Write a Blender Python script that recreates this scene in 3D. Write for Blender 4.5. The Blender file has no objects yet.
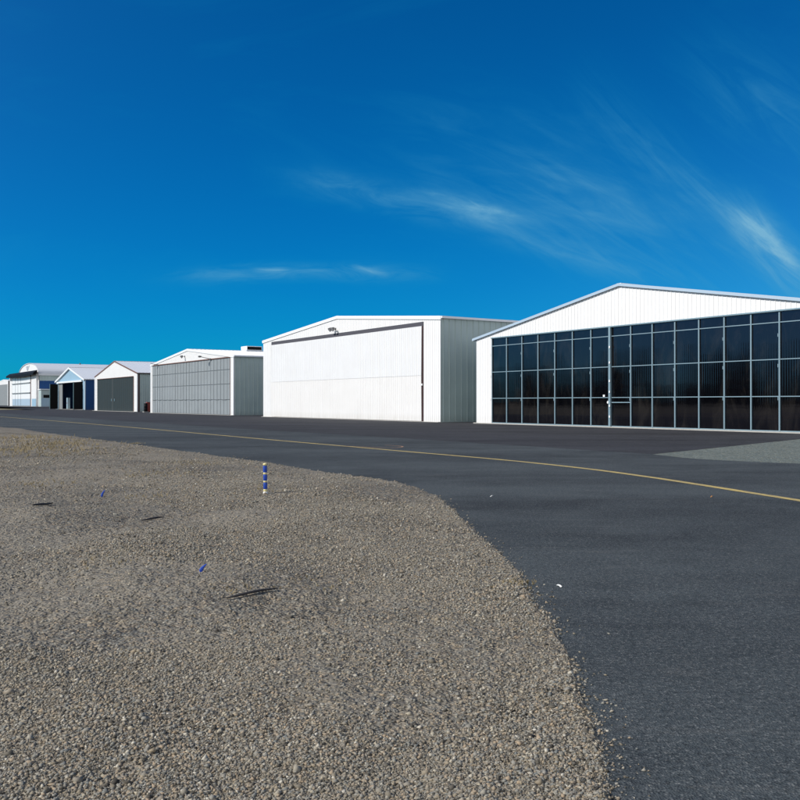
import bpy, math, random
import numpy as np
from mathutils import Vector
R = math.radians
rng = np.random.default_rng(7)
random.seed(7)
sc = bpy.context.scene
COL = sc.collection

# ------------------------------------------------------------------ frame
F = 900.0; YH = 402.7; XV = -180.0; EYE = 1.6
NRM = math.hypot(F, 400 - XV)
CN, SN = F / NRM, (400 - XV) / NRM          # wall frame: s runs along the row, v away from it
TH = math.atan2(-CN, SN)
def W2(s, v): return (SN * s + CN * v, -CN * s + SN * v)      # (s, v) -> world x, y
def zof(px, D): return NRM * D / (px - XV)
def sx(px, D): return -((zof(px, D) - SN * D) / CN)
def hh(px, py, D): return EYE + (YH - py) * zof(px, D) / F
def gp(px, py):                              # point on level ground
    z = F * EYE / (py - YH)
    return ((px - 400) / F * z, z)

# ------------------------------------------------------------------ mesh helpers
class MB:
    def __init__(self): self.v = []; self.f = []; self.m = []; self.mi = 0
    def quad(self, *p):
        n = len(self.v); self.v += [tuple(q) for q in p]; self.f.append(tuple(range(n, n + len(p)))); self.m.append(self.mi)
    def box(self, x0, x1, y0, y1, z0, z1):
        n = len(self.v)
        self.v += [(x, y, z) for z in (z0, z1) for y in (y0, y1) for x in (x0, x1)]
        for f in ((0,2,3,1),(4,5,7,6),(0,1,5,4),(2,6,7,3),(0,4,6,2),(1,3,7,5)):
            self.f.append(tuple(n + i for i in f)); self.m.append(self.mi)
        return self
    def bar(self, a, b, w, h, up=(0,0,1)):
        a = Vector(a); b = Vector(b); d = (b - a).normalized(); up = Vector(up)
        s = d.cross(up).normalized(); u = s.cross(d).normalized(); n = len(self.v)
        for p in (a, b):
            for i, j in ((-1,-1),(1,-1),(1,1),(-1,1)):
                self.v.append(tuple(p + s * (w/2*i) + u * (h/2*j)))
        for f in ((0,1,2,3),(7,6,5,4),(0,4,5,1),(1,5,6,2),(2,6,7,3),(3,7,4,0)):
            self.f.append(tuple(n + i for i in f)); self.m.append(self.mi)
        return self
    def lathe(self, prof, seg=16, c=(0,0,0), axis='z'):
        n = len(self.v)
        for r, z in prof:
            for k in range(seg):
                a = 2*math.pi*k/seg
                p = (r*math.cos(a), r*math.sin(a), z)
                if axis == 'y': p = (p[0], p[2], p[1])
                if axis == 'x': p = (p[2], p[0], p[1])
                self.v.append((p[0]+c[0], p[1]+c[1], p[2]+c[2]))
        for i in range(len(prof)-1):
            for k in range(seg):
                k2 = (k+1) % seg
                self.f.append((n+i*seg+k, n+i*seg+k2, n+(i+1)*seg+k2, n+(i+1)*seg+k)); self.m.append(self.mi)
        self.f.append(tuple(n+k for k in reversed(range(seg)))); self.m.append(self.mi)
        self.f.append(tuple(n+(len(prof)-1)*seg+k for k in range(seg))); self.m.append(self.mi)
        return self
    def ribbed(self, a0, a1, lo, hi, mp, period=.305, w=.04, dep=.028, rows=1):
        pts = [(a0, 0)]
        k = math.ceil(a0/period - .5)
        while True:
            c = (k + .5) * period
            if c + w > a1: break
            if c - w > a0: pts += [(c - w, 0), (c - w*.45, dep), (c + w*.45, dep), (c + w, 0)]
            k += 1
        pts.append((a1, 0))
        n = len(self.v)
        for a, o in pts:
            l, h = lo(a), hi(a)
            for r in range(rows + 1):
                self.v.append(mp(a, o, l + (h - l) * r / rows))
        for i in range(len(pts) - 1):
            for r in range(rows):
                b = n + i*(rows+1) + r
                self.f.append((b, b + rows + 1, b + rows + 2, b + 1)); self.m.append(self.mi)
        return self
    def build(self, name, mats, parent=None, smooth=False):
        me = bpy.data.meshes.new(name); me.from_pydata(self.v, [], self.f); me.update()
        for m in (mats if isinstance(mats, (list, tuple)) else [mats]): me.materials.append(m)
        if self.mi: me.polygons.foreach_set('material_index', self.m)
        if smooth: me.polygons.foreach_set('use_smooth', [True]*len(me.polygons))
        o = bpy.data.objects.new(name, me); COL.objects.link(o)
        if parent: o.parent = parent
        return o
def tag(o, label=None, cat=None, group=None, kind=None):
    if label: o['label'] = label
    if cat: o['category'] = cat
    if group: o['group'] = group
    if kind: o['kind'] = kind
    return o
def thing(name, label, cat, loc, rz=0, group=None):
    o = bpy.data.objects.new(name, None); COL.objects.link(o); o.empty_display_size = .5
    o.location = loc; o.rotation_euler = (0, 0, rz)
    return tag(o, label, cat, group)

# ------------------------------------------------------------------ materials
class NT:
    def __init__(self, tree): self.t = tree; self.n = tree.nodes; self.l = tree.links
    def node(self, typ, **kw):
        nd = self.n.new(typ)
        for k, v in kw.items():
            if hasattr(nd, k) and k not in nd.inputs: setattr(nd, k, v)
            else: nd.inputs[k].default_value = v
        return nd
    def link(self, a, b): self.l.new(a, b)
    def inp(self, sock, v):
        if isinstance(v, bpy.types.NodeSocket): self.l.new(v, sock)
        elif v is not None: sock.default_value = v
    def m(self, op, a, b=None, c=None, clamp=False):
        nd = self.n.new('ShaderNodeMath'); nd.operation = op; nd.use_clamp = clamp
        self.inp(nd.inputs[0], a); self.inp(nd.inputs[1], b); self.inp(nd.inputs[2], c)
        return nd.outputs[0]
    def mix(self, fac, a, b, typ='MIX'):
        nd = self.n.new('ShaderNodeMix'); nd.data_type = 'RGBA'; nd.blend_type = typ
        self.inp(nd.inputs[0], fac)
        for s, v in ((nd.inputs[6], a), (nd.inputs[7], b)):
            self.inp(s, (*v, 1) if isinstance(v, tuple) and len(v) == 3 else v)
        return nd.outputs[2]
    def ramp(self, fac, stops, interp='LINEAR'):
        nd = self.n.new('ShaderNodeValToRGB'); cr = nd.color_ramp; cr.interpolation = interp
        while len(cr.elements) < len(stops): cr.elements.new(.5)
        for e, (p, c) in zip(cr.elements, stops):
            e.position = p; e.color = (*c, 1) if isinstance(c, tuple) else (c, c, c, 1)
        self.inp(nd.inputs[0], fac); return nd.outputs[0]
    def noise(self, vec, scale, detail=4, rough=.55, dist=0):
        nd = self.n.new('ShaderNodeTexNoise'); nd.inputs['Scale'].default_value = scale
        nd.inputs['Detail'].default_value = detail; nd.inputs['Roughness'].default_value = rough
        nd.inputs['Distortion'].default_value = dist; self.inp(nd.inputs['Vector'], vec); return nd.outputs[0]
    def vor(self, vec, scale, out='Color', feature='F1'):
        nd = self.n.new('ShaderNodeTexVoronoi'); nd.feature = feature; nd.inputs['Scale'].default_value = scale
        self.inp(nd.inputs['Vector'], vec); return nd.outputs[out]
    def mapping(self, vec, loc=(0,0,0), rot=(0,0,0), scale=(1,1,1)):
        nd = self.n.new('ShaderNodeMapping'); nd.inputs[1].default_value = loc
        nd.inputs[2].default_value = rot; nd.inputs[3].default_value = scale
        self.inp(nd.inputs[0], vec); return nd.outputs[0]
def new_mat(name):
    m = bpy.data.materials.new(name); m.use_nodes = True
    nt = NT(m.node_tree); nt.n.clear()
    out = nt.n.new('ShaderNodeOutputMaterial'); b = nt.n.new('ShaderNodeBsdfPrincipled')
    nt.link(b.outputs[0], out.inputs[0])
    tc = nt.n.new('ShaderNodeTexCoord')
    return m, nt, b, tc
def setb(nt, b, col=None, rough=None, metal=None, spec=None, bump=None, bstr=.3, bdist=.01):
    if col is not None: nt.inp(b.inputs['Base Color'], (*col, 1) if isinstance(col, tuple) else col)
    if rough is not None: nt.inp(b.inputs['Roughness'], rough)
    if metal is not None: b.inputs['Metallic'].default_value = metal
    if spec is not None: b.inputs['Specular IOR Level'].default_value = spec
    if bump is not None:
        bp = nt.n.new('ShaderNodeBump'); bp.inputs['Strength'].default_value = bstr
        bp.inputs['Distance'].default_value = bdist; nt.inp(bp.inputs['Height'], bump)
        nt.link(bp.outputs[0], b.inputs['Normal'])

def painted(name, col, rough=.42, dirt=.12, dirtcol=(.30,.27,.22), wav=.004):
    """Painted sheet steel: faint panel to panel tone, streaks of dust, oil canning."""
    m, nt, b, tc = new_mat(name); P = tc.outputs['Object']
    blot = nt.noise(nt.mapping(P, scale=(.35,.35,.5)), 1.0, 5)
    streak = nt.noise(nt.mapping(P, scale=(5,5,.18)), 1.0, 4, .6)
    sep = nt.n.new('ShaderNodeSeparateXYZ'); nt.link(P, sep.inputs[0])
    low = nt.m('MULTIPLY', nt.m('SUBTRACT', 1.0, nt.m('DIVIDE', sep.outputs[2], .7), clamp=True), .55)
    f = nt.m('MULTIPLY', nt.m('MULTIPLY', streak, blot), 2.0 * dirt)
    f = nt.m('ADD', f, nt.m('MULTIPLY', low, nt.m('MULTIPLY', streak, .8)), clamp=True)
    c = nt.mix(f, col, dirtcol)
    c = nt.mix(nt.m('MULTIPLY', nt.m('SUBTRACT', blot, .35, clamp=True), .25), c, tuple(x*.8 for x in col))
    bump = nt.noise(nt.mapping(P, scale=(1.2,1.2,.6)), 1.0, 2)
    setb(nt, b, c, nt.m('MULTIPLY_ADD', blot, .2, rough - .1), bump=bump, bstr=.5, bdist=wav*6)
    return m
M = {}
M['white'] = painted('white_painted_steel', (.75,.755,.76), .45, .16)
M['cool_white'] = painted('cool_white_door', (.71,.72,.735), .5, .16)
M['white_trim'] = painted('white_trim_steel', (.76,.77,.78), .38, .08)
M['cream'] = painted('warm_white_door', (.73,.725,.72), .5, .16)
M['pale_blue'] = painted('pale_blue_trim', (.36,.46,.56), .4, .1)
M['blue_gable'] = painted('powder_blue_steel', (.27,.43,.56), .5, .1)
M['navy'] = painted('navy_blue_steel', (.018,.068,.20), .5, .05, (.1,.1,.12))
M['galv'] = painted('grey_green_steel', (.47,.56,.54), .5, .35, (.16,.18,.17))
M['galv_warm'] = painted('grey_steel_sheet', (.44,.53,.515), .5, .35, (.18,.20,.19))
M['grey_door'] = painted('weathered_grey_door', (.30,.335,.355), .55, .55, (.14,.155,.165))
M['far_grey'] = painted('flat_grey_door', (.22,.24,.25), .6, .3, (.13,.14,.14))
M['dark_door'] = painted('dark_slate_door', (.028,.038,.040), .55, .3, (.05,.055,.055))
M['far_seam'] = painted('weathered_seam_steel', (.13,.145,.155), .6, .3, (.08,.09,.095))
M['black'] = painted('black_steel', (.004,.004,.005), .6, .05, (.02,.02,.02))
M['shade'] = painted('charcoal_shade', (.055,.055,.07), .8, .1, (.1,.1,.1))
M['brown'] = painted('brown_trim', (.16,.08,.06), .55, .1, (.1,.08,.06))
M['maroon'] = painted('dark_brown_trim', (.05,.025,.025), .55, .1, (.06,.05,.05))
M['roof'] = painted('weathered_zinc_roof', (.52,.55,.60), .5, .25, (.36,.36,.36))
M['roof_white'] = painted('white_roof_sheet', (.76,.77,.79), .45, .15)
M['alu'] = painted('aluminium_rail', (.19,.28,.33), .35, .3, (.12,.15,.17))
M['teal_edge'] = painted('teal_edge_paint', (.10,.17,.18), .5, .1, (.08,.1,.1))
M['slab'] = painted('pale_concrete_sill', (.46,.45,.42), .85, .5, (.25,.24,.22))
M['red'] = painted('red_painted_steel', (.36,.055,.035), .45, .35, (.12,.05,.04))
M['inside'] = painted('bare_inner_lining', (.12,.115,.10), .8, .4, (.06,.06,.055))
M['locker'] = painted('pale_blue_locker_paint', (.35,.50,.60), .5, .2)
M['lens'] = painted('lamp_glass', (.35,.36,.38), .12, .1)
M['metal'] = painted('dull_lamp_metal', (.12,.12,.12), .4, .2, (.07,.06,.05))

def dark_glaze():
    m, nt, b, tc = new_mat('dark_corrugated_glazing'); P = tc.outputs['Object']
    n1 = nt.noise(nt.mapping(P, scale=(3,3,.25)), 1.0, 5, .6)
    n2 = nt.noise(nt.mapping(P, scale=(.6,.6,.5)), 1.0, 4)
    dust = nt.ramp(nt.noise(nt.mapping(P, scale=(1.1,1.1,.35)), 1.0, 6, .7, .8), [(.50, 0.0), (.75, 1.0)])
    c = nt.mix(nt.m('MULTIPLY', dust, .6), nt.mix(n1, (.0006,.0007,.0012), (.0034,.0034,.0048)), (.020,.018,.016))
    setb(nt, b, c, nt.m('MULTIPLY_ADD', n2, .05, .0), bump=n2, bstr=.06, bdist=.02)
    b.inputs['IOR'].default_value = 1.62; b.inputs['Specular Tint'].default_value = (.60, .60, .80, 1)
    return m
M['glaze'] = dark_glaze()
for k_ in ('black', 'navy', 'dark_door'):
    for n_ in M[k_].node_tree.nodes:
        if n_.type == 'BSDF_PRINCIPLED': n_.inputs['Specular IOR Level'].default_value = .12

def asphalt(name, dark, light, tint, aniso=None):
    m, nt, b, tc = new_mat(name); P = tc.outputs['Object']
    rot = (0, 0, -TH)
    big = nt.noise(nt.mapping(P, rot=rot, scale=(.10,.34,1)), 1.0, 5, .6, .5)
    mid = nt.noise(P, .9, 6, .65, .3)
    fine = nt.noise(P, 26, 4, .8)
    agg = nt.vor(P, 95, 'Color')
    sepc = nt.n.new('ShaderNodeSeparateColor'); nt.link(agg, sepc.inputs[0])
    speck = nt.ramp(sepc.outputs[0], [(0, .0), (.60, .08), (.85, .40), (1, 1.0)])
    t = nt.m('ADD', nt.m('MULTIPLY', big, .75), nt.m('MULTIPLY', mid, .35))
    base = nt.mix(nt.ramp(t, [(.43, 0.0), (.66, 1.0)]), dark, light)
    base = nt.mix(nt.m('MULTIPLY', speck, .55), base, tint)
    base = nt.mix(nt.ramp(fine, [(.32, .7), (.54, 0.0)]), base, tuple(x*.35 for x in dark))
    # pale scuffs and small stains
    sc1 = nt.ramp(nt.noise(nt.mapping(P, rot=(0,0,-TH+.5), scale=(.5,2.6,1)), 1.3, 7, .7, .6), [(.58, 0.0), (.74, 1.0)])
    base = nt.mix(nt.m('MULTIPLY', sc1, .26), base, (.15,.145,.135))
    st = nt.ramp(nt.noise(P, .45, 6, .75, 1.2), [(.60, 0.0), (.72, 1.0)])
    base = nt.mix(nt.m('MULTIPLY', st, .4), base, tuple(x*.6 for x in dark))
    h = nt.m('ADD', nt.m('MULTIPLY', nt.vor(P, 95, 'Distance'), .9), nt.m('MULTIPLY', fine, .5))
    setb(nt, b, base, .9, spec=.2, bump=h, bstr=.8, bdist=.009)
    return m
M['taxi'] = asphalt('worn_taxiway_asphalt', (.0150,.0200,.0245), (.049,.060,.066), (.21,.215,.21))
M['apron'] = asphalt('dark_apron_asphalt', (.0135,.0145,.0175), (.034,.036,.042), (.14,.135,.14))

def line_mat():
    m, nt, b, tc = new_mat('worn_yellow_paint'); P = tc.outputs['Object']
    w = nt.noise(P, 9, 7, .75); w2 = nt.noise(P, .8, 4)
    f = nt.ramp(nt.m('ADD', w, nt.m('MULTIPLY', w2, .3)), [(.50, 0.0), (.78, 1.0)])
    c = nt.mix(f, (.50,.37,.10), (.27,.215,.10))
    c = nt.mix(nt.ramp(nt.noise(P, 45, 3, .8), [(.56, 0.0), (.66, .75)]), c, (.055,.055,.055))
    setb(nt, b, c, .8, bump=w, bstr=.3, bdist=.003); return m
M['line'] = line_mat()

STONES = [(0, (.034,.030,.025)), (.15, (.125,.112,.088)), (.31, (.275,.225,.155)), (.46, (.145,.158,.155)),
          (.60, (.335,.255,.170)), (.72, (.19,.190,.170)), (.87, (.265,.25,.215)), (.955, (.37,.325,.24)), (.992, (.50,.47,.40))]
def gravel_mat(name, gain=1.0, ss=1.0, bstr=.9, mute=.55, tint=None):
    m, nt, b, tc = new_mat(name); P = tc.outputs['Object']
    v = nt.n.new('ShaderNodeTexVoronoi'); v.inputs['Scale'].default_value = 42*ss; nt.link(P, v.inputs['Vector'])
    v2 = nt.n.new('ShaderNodeTexVoronoi'); v2.inputs['Scale'].default_value = 15*ss; nt.link(P, v2.inputs['Vector'])
    s1 = nt.n.new('ShaderNodeSeparateColor'); nt.link(v.outputs['Color'], s1.inputs[0])
    s2 = nt.n.new('ShaderNodeSeparateColor'); nt.link(v2.outputs['Color'], s2.inputs[0])
    c = nt.ramp(s1.outputs[0], STONES, 'CONSTANT')
    c2 = nt.ramp(s2.outputs[0], STONES, 'CONSTANT')
    c = nt.mix(.45, c, c2)
    dark = nt.ramp(nt.m('ADD', v.outputs['Distance'], 0), [(.38, 0.0), (.62, .85)])
    c = nt.mix(dark, c, (.05,.046,.042))
    sand = nt.ramp(nt.noise(P, .35, 6, .65, .6), [(.36, 0.0), (.58, 1.0)])
    c = nt.mix(nt.m('MULTIPLY', sand, mute), c, (.250,.225,.180))
    tone = nt.noise(P, .13, 3)
    c = nt.mix(nt.m('MULTIPLY', tone, .5), c, nt.mix(1.0, c, (.74,.76,.8), 'MULTIPLY'))
    c = nt.mix(1.0, c, tint or (gain, gain*.985, gain*.96), 'MULTIPLY')
    h = nt.m('ADD', nt.m('MULTIPLY', nt.m('SUBTRACT', 1, v.outputs['Distance']), .5),
             nt.m('MULTIPLY', nt.m('SUBTRACT', 1, v2.outputs['Distance']), 1.0))
    setb(nt, b, c, .92, spec=.25, bump=h, bstr=bstr, bdist=.03/ss); return m
M['gravel'] = gravel_mat('crushed_gravel', 1.0)
M['gravel_light'] = gravel_mat('pale_crushed_stone', .85, .8, .6, .1, (.92,1.16,1.26))
def stone_mat():
    m, nt, b, tc = new_mat('loose_stones')
    at = nt.n.new('ShaderNodeAttribute'); at.attribute_name = 'tone'
    c = nt.ramp(at.outputs['Fac'], STONES, 'LINEAR')
    c = nt.mix(nt.m('MULTIPLY', nt.ramp(nt.noise(tc.outputs['Object'], .5, 5, .6), [(.42, 0.0), (.62, 1.0)]), .38), c, (.240,.218,.175))
    n = nt.noise(tc.outputs['Object'], 140, 3, .7)
    c = nt.mix(nt.m('MULTIPLY', n, .5), c, nt.mix(1.0, c, (.6,.6,.6), 'MULTIPLY'))
    setb(nt, b, c, .85, spec=.3); return m
M['stone'] = stone_mat()
def field_mat():
    m, nt, b, tc = new_mat('dry_grass_field'); P = tc.outputs['Object']
    n = nt.noise(P, .05, 7, .65, .5); n2 = nt.noise(P, 3, 6, .75)
    c = nt.mix(nt.ramp(n, [(.35, 0.0), (.65, 1.0)]), (.20,.175,.12), (.26,.225,.13))
    c = nt.mix(nt.ramp(n2, [(.4, 0.0), (.6, .7)]), c, (.11,.105,.07))
    setb(nt, b, c, .95, spec=.2, bump=n2, bstr=.8, bdist=.08); return m
M['field'] = field_mat()
def straw():
    m, nt, b, tc = new_mat('dead_grass_blades')
    c = nt.mix(nt.noise(tc.outputs['Object'], 6, 3), (.30,.24,.13), (.16,.13,.08))
    setb(nt, b, c, .8); return m
M['straw'] = straw()
def plain(name, col, rough=.6, nscale=30, var=.3):
    m, nt, b, tc = new_mat(name)
    n = nt.noise(tc.outputs['Object'], nscale, 5, .7)
    setb(nt, b, nt.mix(n, tuple(x*(1+var) for x in col), tuple(x*(1-var) for x in col)), rough, bump=n, bstr=.15, bdist=.003)
    return m
M['post_blue'] = plain('blue_reflective_sleeve', (.012,.055,.36), .35)
M['post_band'] = plain('pale_yellow_band', (.62,.54,.26), .4, 60, .12)
M['post_white'] = plain('white_post_foot', (.62,.62,.60), .5, 60, .2)
M['shadow_dark'] = plain('shadow_black', (.018,.016,.017), .8)
M['scrap'] = plain('white_paper_scrap', (.75,.75,.72), .7, 60, .08)
M['orange'] = plain('orange_plastic_scrap', (.55,.27,.08), .6, 60, .2)
M['bark'] = plain('conifer_bark', (.09,.06,.045), .9, 8)
M['needles'] = plain('conifer_needles', (.030,.050,.028), .75, 3, .4)
M['emblem'] = plain('grey_emblem_paint', (.33,.35,.40), .5)
M['emblem_light'] = plain('silver_emblem_paint', (.55,.58,.62), .5)
M['peeled'] = plain('rusty_orange_soil', (.30,.17,.10), .9)

# ------------------------------------------------------------------ hangar kit
def mpF(y=0): return lambda a, o, z: (a, y - o, z)          # wall facing the apron
def mpB(y): return lambda a, o, z: (a, y + o, z)
def mpS(x, sg): return lambda a, o, z: (x + sg*o, a, z)

def hangar(name, label, D, xl, xap, xr, yeave, yapex, L, mats, doorpx, door_top, group=None,
           period=.305, oh=.12, front_oh=.03, trim=.22, corner=.25, cat='hangar', open_front=False, roof_ribs=.61, dep=.026):
    """pixels only fix where the left/right corner, peak and door of the real front stand; everything is built in metres"""
    s0, s1 = sx(xl, D), sx(xr, D) if xr else None
    if s1 is None: s1 = 2*sx(xap, D) - s0
    W = s1 - s0; sc_ = (s0 + s1)/2
    wx, wy = W2(sc_, D)
    t = thing(name, label, cat, (wx, wy, 0), TH, group)
    he = hh(xl, yeave, D); ha = hh(xap, yapex, D)
    dx0, dx1 = sx(doorpx[0], D) - sc_, sx(doorpx[1], D) - sc_ if doorpx[1] else None
    if dx1 is None: dx1 = -dx0
    zt = door_top
    hw = W/2
    top = lambda a: he + (ha - he)*(1 - abs(a)/hw) - .02
    f = MB()
    f.ribbed(-hw, dx0, lambda a: 0.0, top, mpF(), period, dep=dep)
    f.ribbed(dx1, hw, lambda a: 0.0, top, mpF(), period, dep=dep)
    f.ribbed(dx0, 0, lambda a: zt, top, mpF(), period, dep=dep)
    f.ribbed(0, dx1, lambda a: zt, top, mpF(), period, dep=dep)
    # reveals of the opening and inner lining
    f.box(dx0 - .12, dx0, .004, .30, 0, zt); f.box(dx1, dx1 + .12, .004, .30, 0, zt); f.box(dx0, dx1, .004, .30, zt, zt + .12)
    f.build('front_wall', mats['front'], t)
    for sg in (-1, 1):
        s = MB().ribbed(.02, L, lambda a: .04, lambda a: he - .02, mpS(sg*hw, sg), period*2 if period < .35 else period, .06, dep=.05)
        s.box(sg*hw - .03, sg*hw + .002, .05, L, 0, .12)
        s.build('side_wall', mats['side'], t)
    MB().ribbed(-hw, 0, lambda a: .0, top, mpB(L), period).ribbed(0, hw, lambda a: .0, top, mpB(L), period).build('back_wall', mats['side'], t)
    r = MB()
    sl = (ha - he)/hw
    for sg in (-1, 1):
        xe = sg*(hw + oh); ze = he - sl*oh
        nn = (-sl*sg, 1)
        r.ribbed(-front_oh, L + .1, lambda a: 0.0, lambda a: 1.0,
                 lambda a, o, q, xe=xe, ze=ze: (xe*(1-q), a, ze + (ha - ze)*q + o + .03), roof_ribs, .03, .025, rows=1)
        n = len(r.v)
        r.quad((xe, -front_oh, ze-.04), (0, -front_oh, ha-.04), (0, L+.1, ha-.04), (xe, L+.1, ze-.04))
    r.bar((0, -front_oh, ha + .05), (0, L + .1, ha + .05), .35, .04)
    r.build('roof', mats['roof'], t)
    for sg in (-1, 1):
        b = MB(); xe = sg*(hw + oh); ze = he - sl*oh
        y0, y1 = -front_oh - .05, -front_oh + .02
        zt_ = .07
        b.quad((xe, y0, ze + zt_), (0, y0, ha + zt_), (0, y0, ha + zt_ - trim), (xe, y0, ze + zt_ - trim))
        b.quad((xe, y1, ze + zt_), (0, y1, ha + zt_), (0, y1, ha + zt_ - trim), (xe, y1, ze + zt_ - trim))
        b.quad((xe, y0, ze + zt_), (0, y0, ha + zt_), (0, y1, ha + zt_), (xe, y1, ze + zt_))
        b.quad((xe, y0, ze + zt_-trim), (0, y0, ha + zt_-trim), (0, 0, ha + zt_-trim), (xe, 0, ze + zt_-trim))
        b.quad((xe, y0, ze + zt_), (xe, y1, ze + zt_), (xe, y1, ze + zt_ - trim), (xe, y0, ze + zt_ - trim))
        b.build('rake_trim', mats['rake'], t)
        g = MB(); xg0, xg1 = sorted((xe + sg*.003, xe + sg*.16))
        g.box(xg0, xg1, -front_oh, L + .1, ze - .12, ze + .06)
        g.box(min(xe, sg*hw + sg*.03), max(xe, sg*hw + sg*.03), -front_oh + .03, L, ze - .10, ze - .05)
        g.build('gutter', mats.get('gutter', mats['rake']), t)
        if corner:
            c = MB(); x0, x1 = sorted((sg*(hw - corner), sg*(hw + .04)))
            c.box(x0, x1, -.045, -.032, 0, he - .06)
            x0, x1 = sorted((sg*(hw + .031), sg*(hw + .045)))
            c.box(x0, x1, -.045, .12, 0, he - .1)
            c.build('corner_trim', mats['corner'], t)
    return t, dict(W=W, hw=hw, he=he, ha=ha, sc=sc_, D=D, d0=dx0, d1=dx1, zt=zt, sl=sl)

def loc(info, px, py):          # local x and height of a picture point on that front
    return sx(px, info['D']) - info['sc'], hh(px, py, info['D'])

def flood_light(parent, x, z, s=1.0, twin=True):
    o = MB(); o.box(x-.05*s, x+.05*s, -.08, -.03, z-.08*s, z+.14*s); o.bar((x, -.06, z), (x, -.34*s, z+.10*s), .05*s, .05*s)
    if twin: o.bar((x-.24*s, -.32*s, z+.11*s), (x+.24*s, -.32*s, z+.11*s), .05*s, .05*s)
    w = o.build('wall_light', M['metal'], parent)
    for dx in ((-.24*s, .22*s) if twin else (0,)):
        h = MB()
        c = Vector((x+dx, -.40*s, z+.02*s)); d = Vector((.15*dx, -.75, -.55)).normalized()
        rings = [(-.16, .06), (-.1, .11), (.06, .17), (.12, .18)]
        up = Vector((0,0,1)); a = d.cross(up).normalized(); b = a.cross(d)
        n = 0
        for q, r in rings:
            for k in range(12):
                an = k*math.pi/6
                h.v.append(tuple(c + d*q*s + a*math.cos(an)*r*s + b*math.sin(an)*r*s))
        for i in range(3):
            for k in range(12):
                h.f.append((i*12+k, i*12+(k+1)%12, (i+1)*12+(k+1)%12, (i+1)*12+k)); h.m.append(0)
        h.f.append(tuple(range(12))[::-1]); h.m.append(0)
        h.mi = 1; h.f.append(tuple(36+k for k in range(12))); h.m.append(1)
        h.build('lamp_head', [M['metal'], M['lens']], w)

# ---- 1. nearest hangar with the dark glazed doors
D1 = 43.0
zt1 = hh(491.5, 338.2, D1)
t1, i1 = hangar('aircraft_hangar', 'white gabled hangar at the right with a wall of dark glossy corrugated door panels', D1, 476.5, 620, None, 338.6, 284.3, 42,
    dict(front=M['white'], side=M['galv_warm'], roof=M['roof_white'], rake=M['pale_blue'], gutter=M['pale_blue'], corner=M['white_trim']), (491.5, None), zt1,
    group='hangars in the row', trim=.18, oh=.3, front_oh=.09, corner=0)
npan = 15; x0, x1 = i1['d0'], i1['d1']; pw = (x1 - x0)/npan
rows = [0.07, hh(491.5, 398.3, D1), hh(491.5, 372.2, D1), hh(491.5, 346.2, D1), zt1 - .03]
for k in range(npan):
    a0, a1 = x0 + k*pw, x0 + (k+1)*pw
    p = MB(); per = .15; nn = int((a1 - a0 - .06)/per*8)
    base = len(p.v); xs = [a0 + .03 + (a1 - a0 - .06)*i/nn for i in range(nn+1)]
    tilt = random.uniform(-.006, .006)
    for x in xs:
        yy = .10 + .0004*math.sin(2*math.pi*(x - x0)/per) + tilt*(x - a0)
        for z in (rows[0], rows[1], rows[2], rows[3], rows[4]): p.v.append((x, yy + tilt*.3*(z-3), z))
    for i in range(nn):
        for r in range(4):
            b = i*5 + r; p.f.append((b, b+5, b+6, b+1)); p.m.append(0)
    d = p.build('door_panel', M['glaze'], t1, smooth=True)
    fr = MB()
    heavy = k == 7
    wv = .17 if heavy else .08
    fr.box(a0 - wv/2, a0 + wv/2, -.06 if heavy else .02, .085, .02, zt1 - .03)
    if k == npan-1: fr.box(a1 - .05, a1 + .04, .02, .085, .02, zt1 - .03)
    for r, z in enumerate(rows):
        hth = .04 if r in (0,) else .024
        fr.box(a0 + wv/2, a1 - (.085 if k == 6 else .0475), .035, .08, z - hth, z + hth)
    for z in (zt1*.28, zt1*.55, zt1*.8):                        # hinge knuckles
        if k % 2 == 0: fr.box(a0 - .085, a0 - .05, .0, .03, z - .09, z + .09)
    if k == 7:
        fr.box(a0 + wv/2, a1 - .05, .030, .078, 1.62 - .03, 1.62 + .03)
    fo = fr.build('door_frame', M['alu'], d)
    if k == 6:
        h = MB(); h.lathe([(.02,-.02),(.07,-.03),(.10,.0),(.07,.03),(.02,.035)], 10, (a1 - .14, -.03, 1.62), 'y'); h.build('door_knob', M['white_trim'], d)
        h = MB(); h.box(a1 - .62, a1 - .46, .0, .034, 1.98, 2.12); h.build('latch_plate', M['white_trim'], d)
    if k == 7:
        for z in (.7, 1.4, 2.3, 3.0, 4.2, 5.2):
            h = MB(); h.box(a0 + .0, a0 + .09, -.10, -.062, z - .07, z + .07); h.build('hinge', M['white_trim'], d)
b = MB(); b.box(x0 - .02, x1 + .02, -.05, .03, zt1 - .028, zt1 + .05); b.build('door_track', M['alu'], t1)
b = MB(); b.box(-i1['hw'], i1['hw'], -.32, .12, -.05, .055); b.build('concrete_sill', M['slab'], t1)
b = MB(); b.quad((x0, .6, 0), (x1, .6, 0), (x1, .6, zt1), (x0, .6, zt1)); b.build('inner_lining', M['black'], t1)

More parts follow.
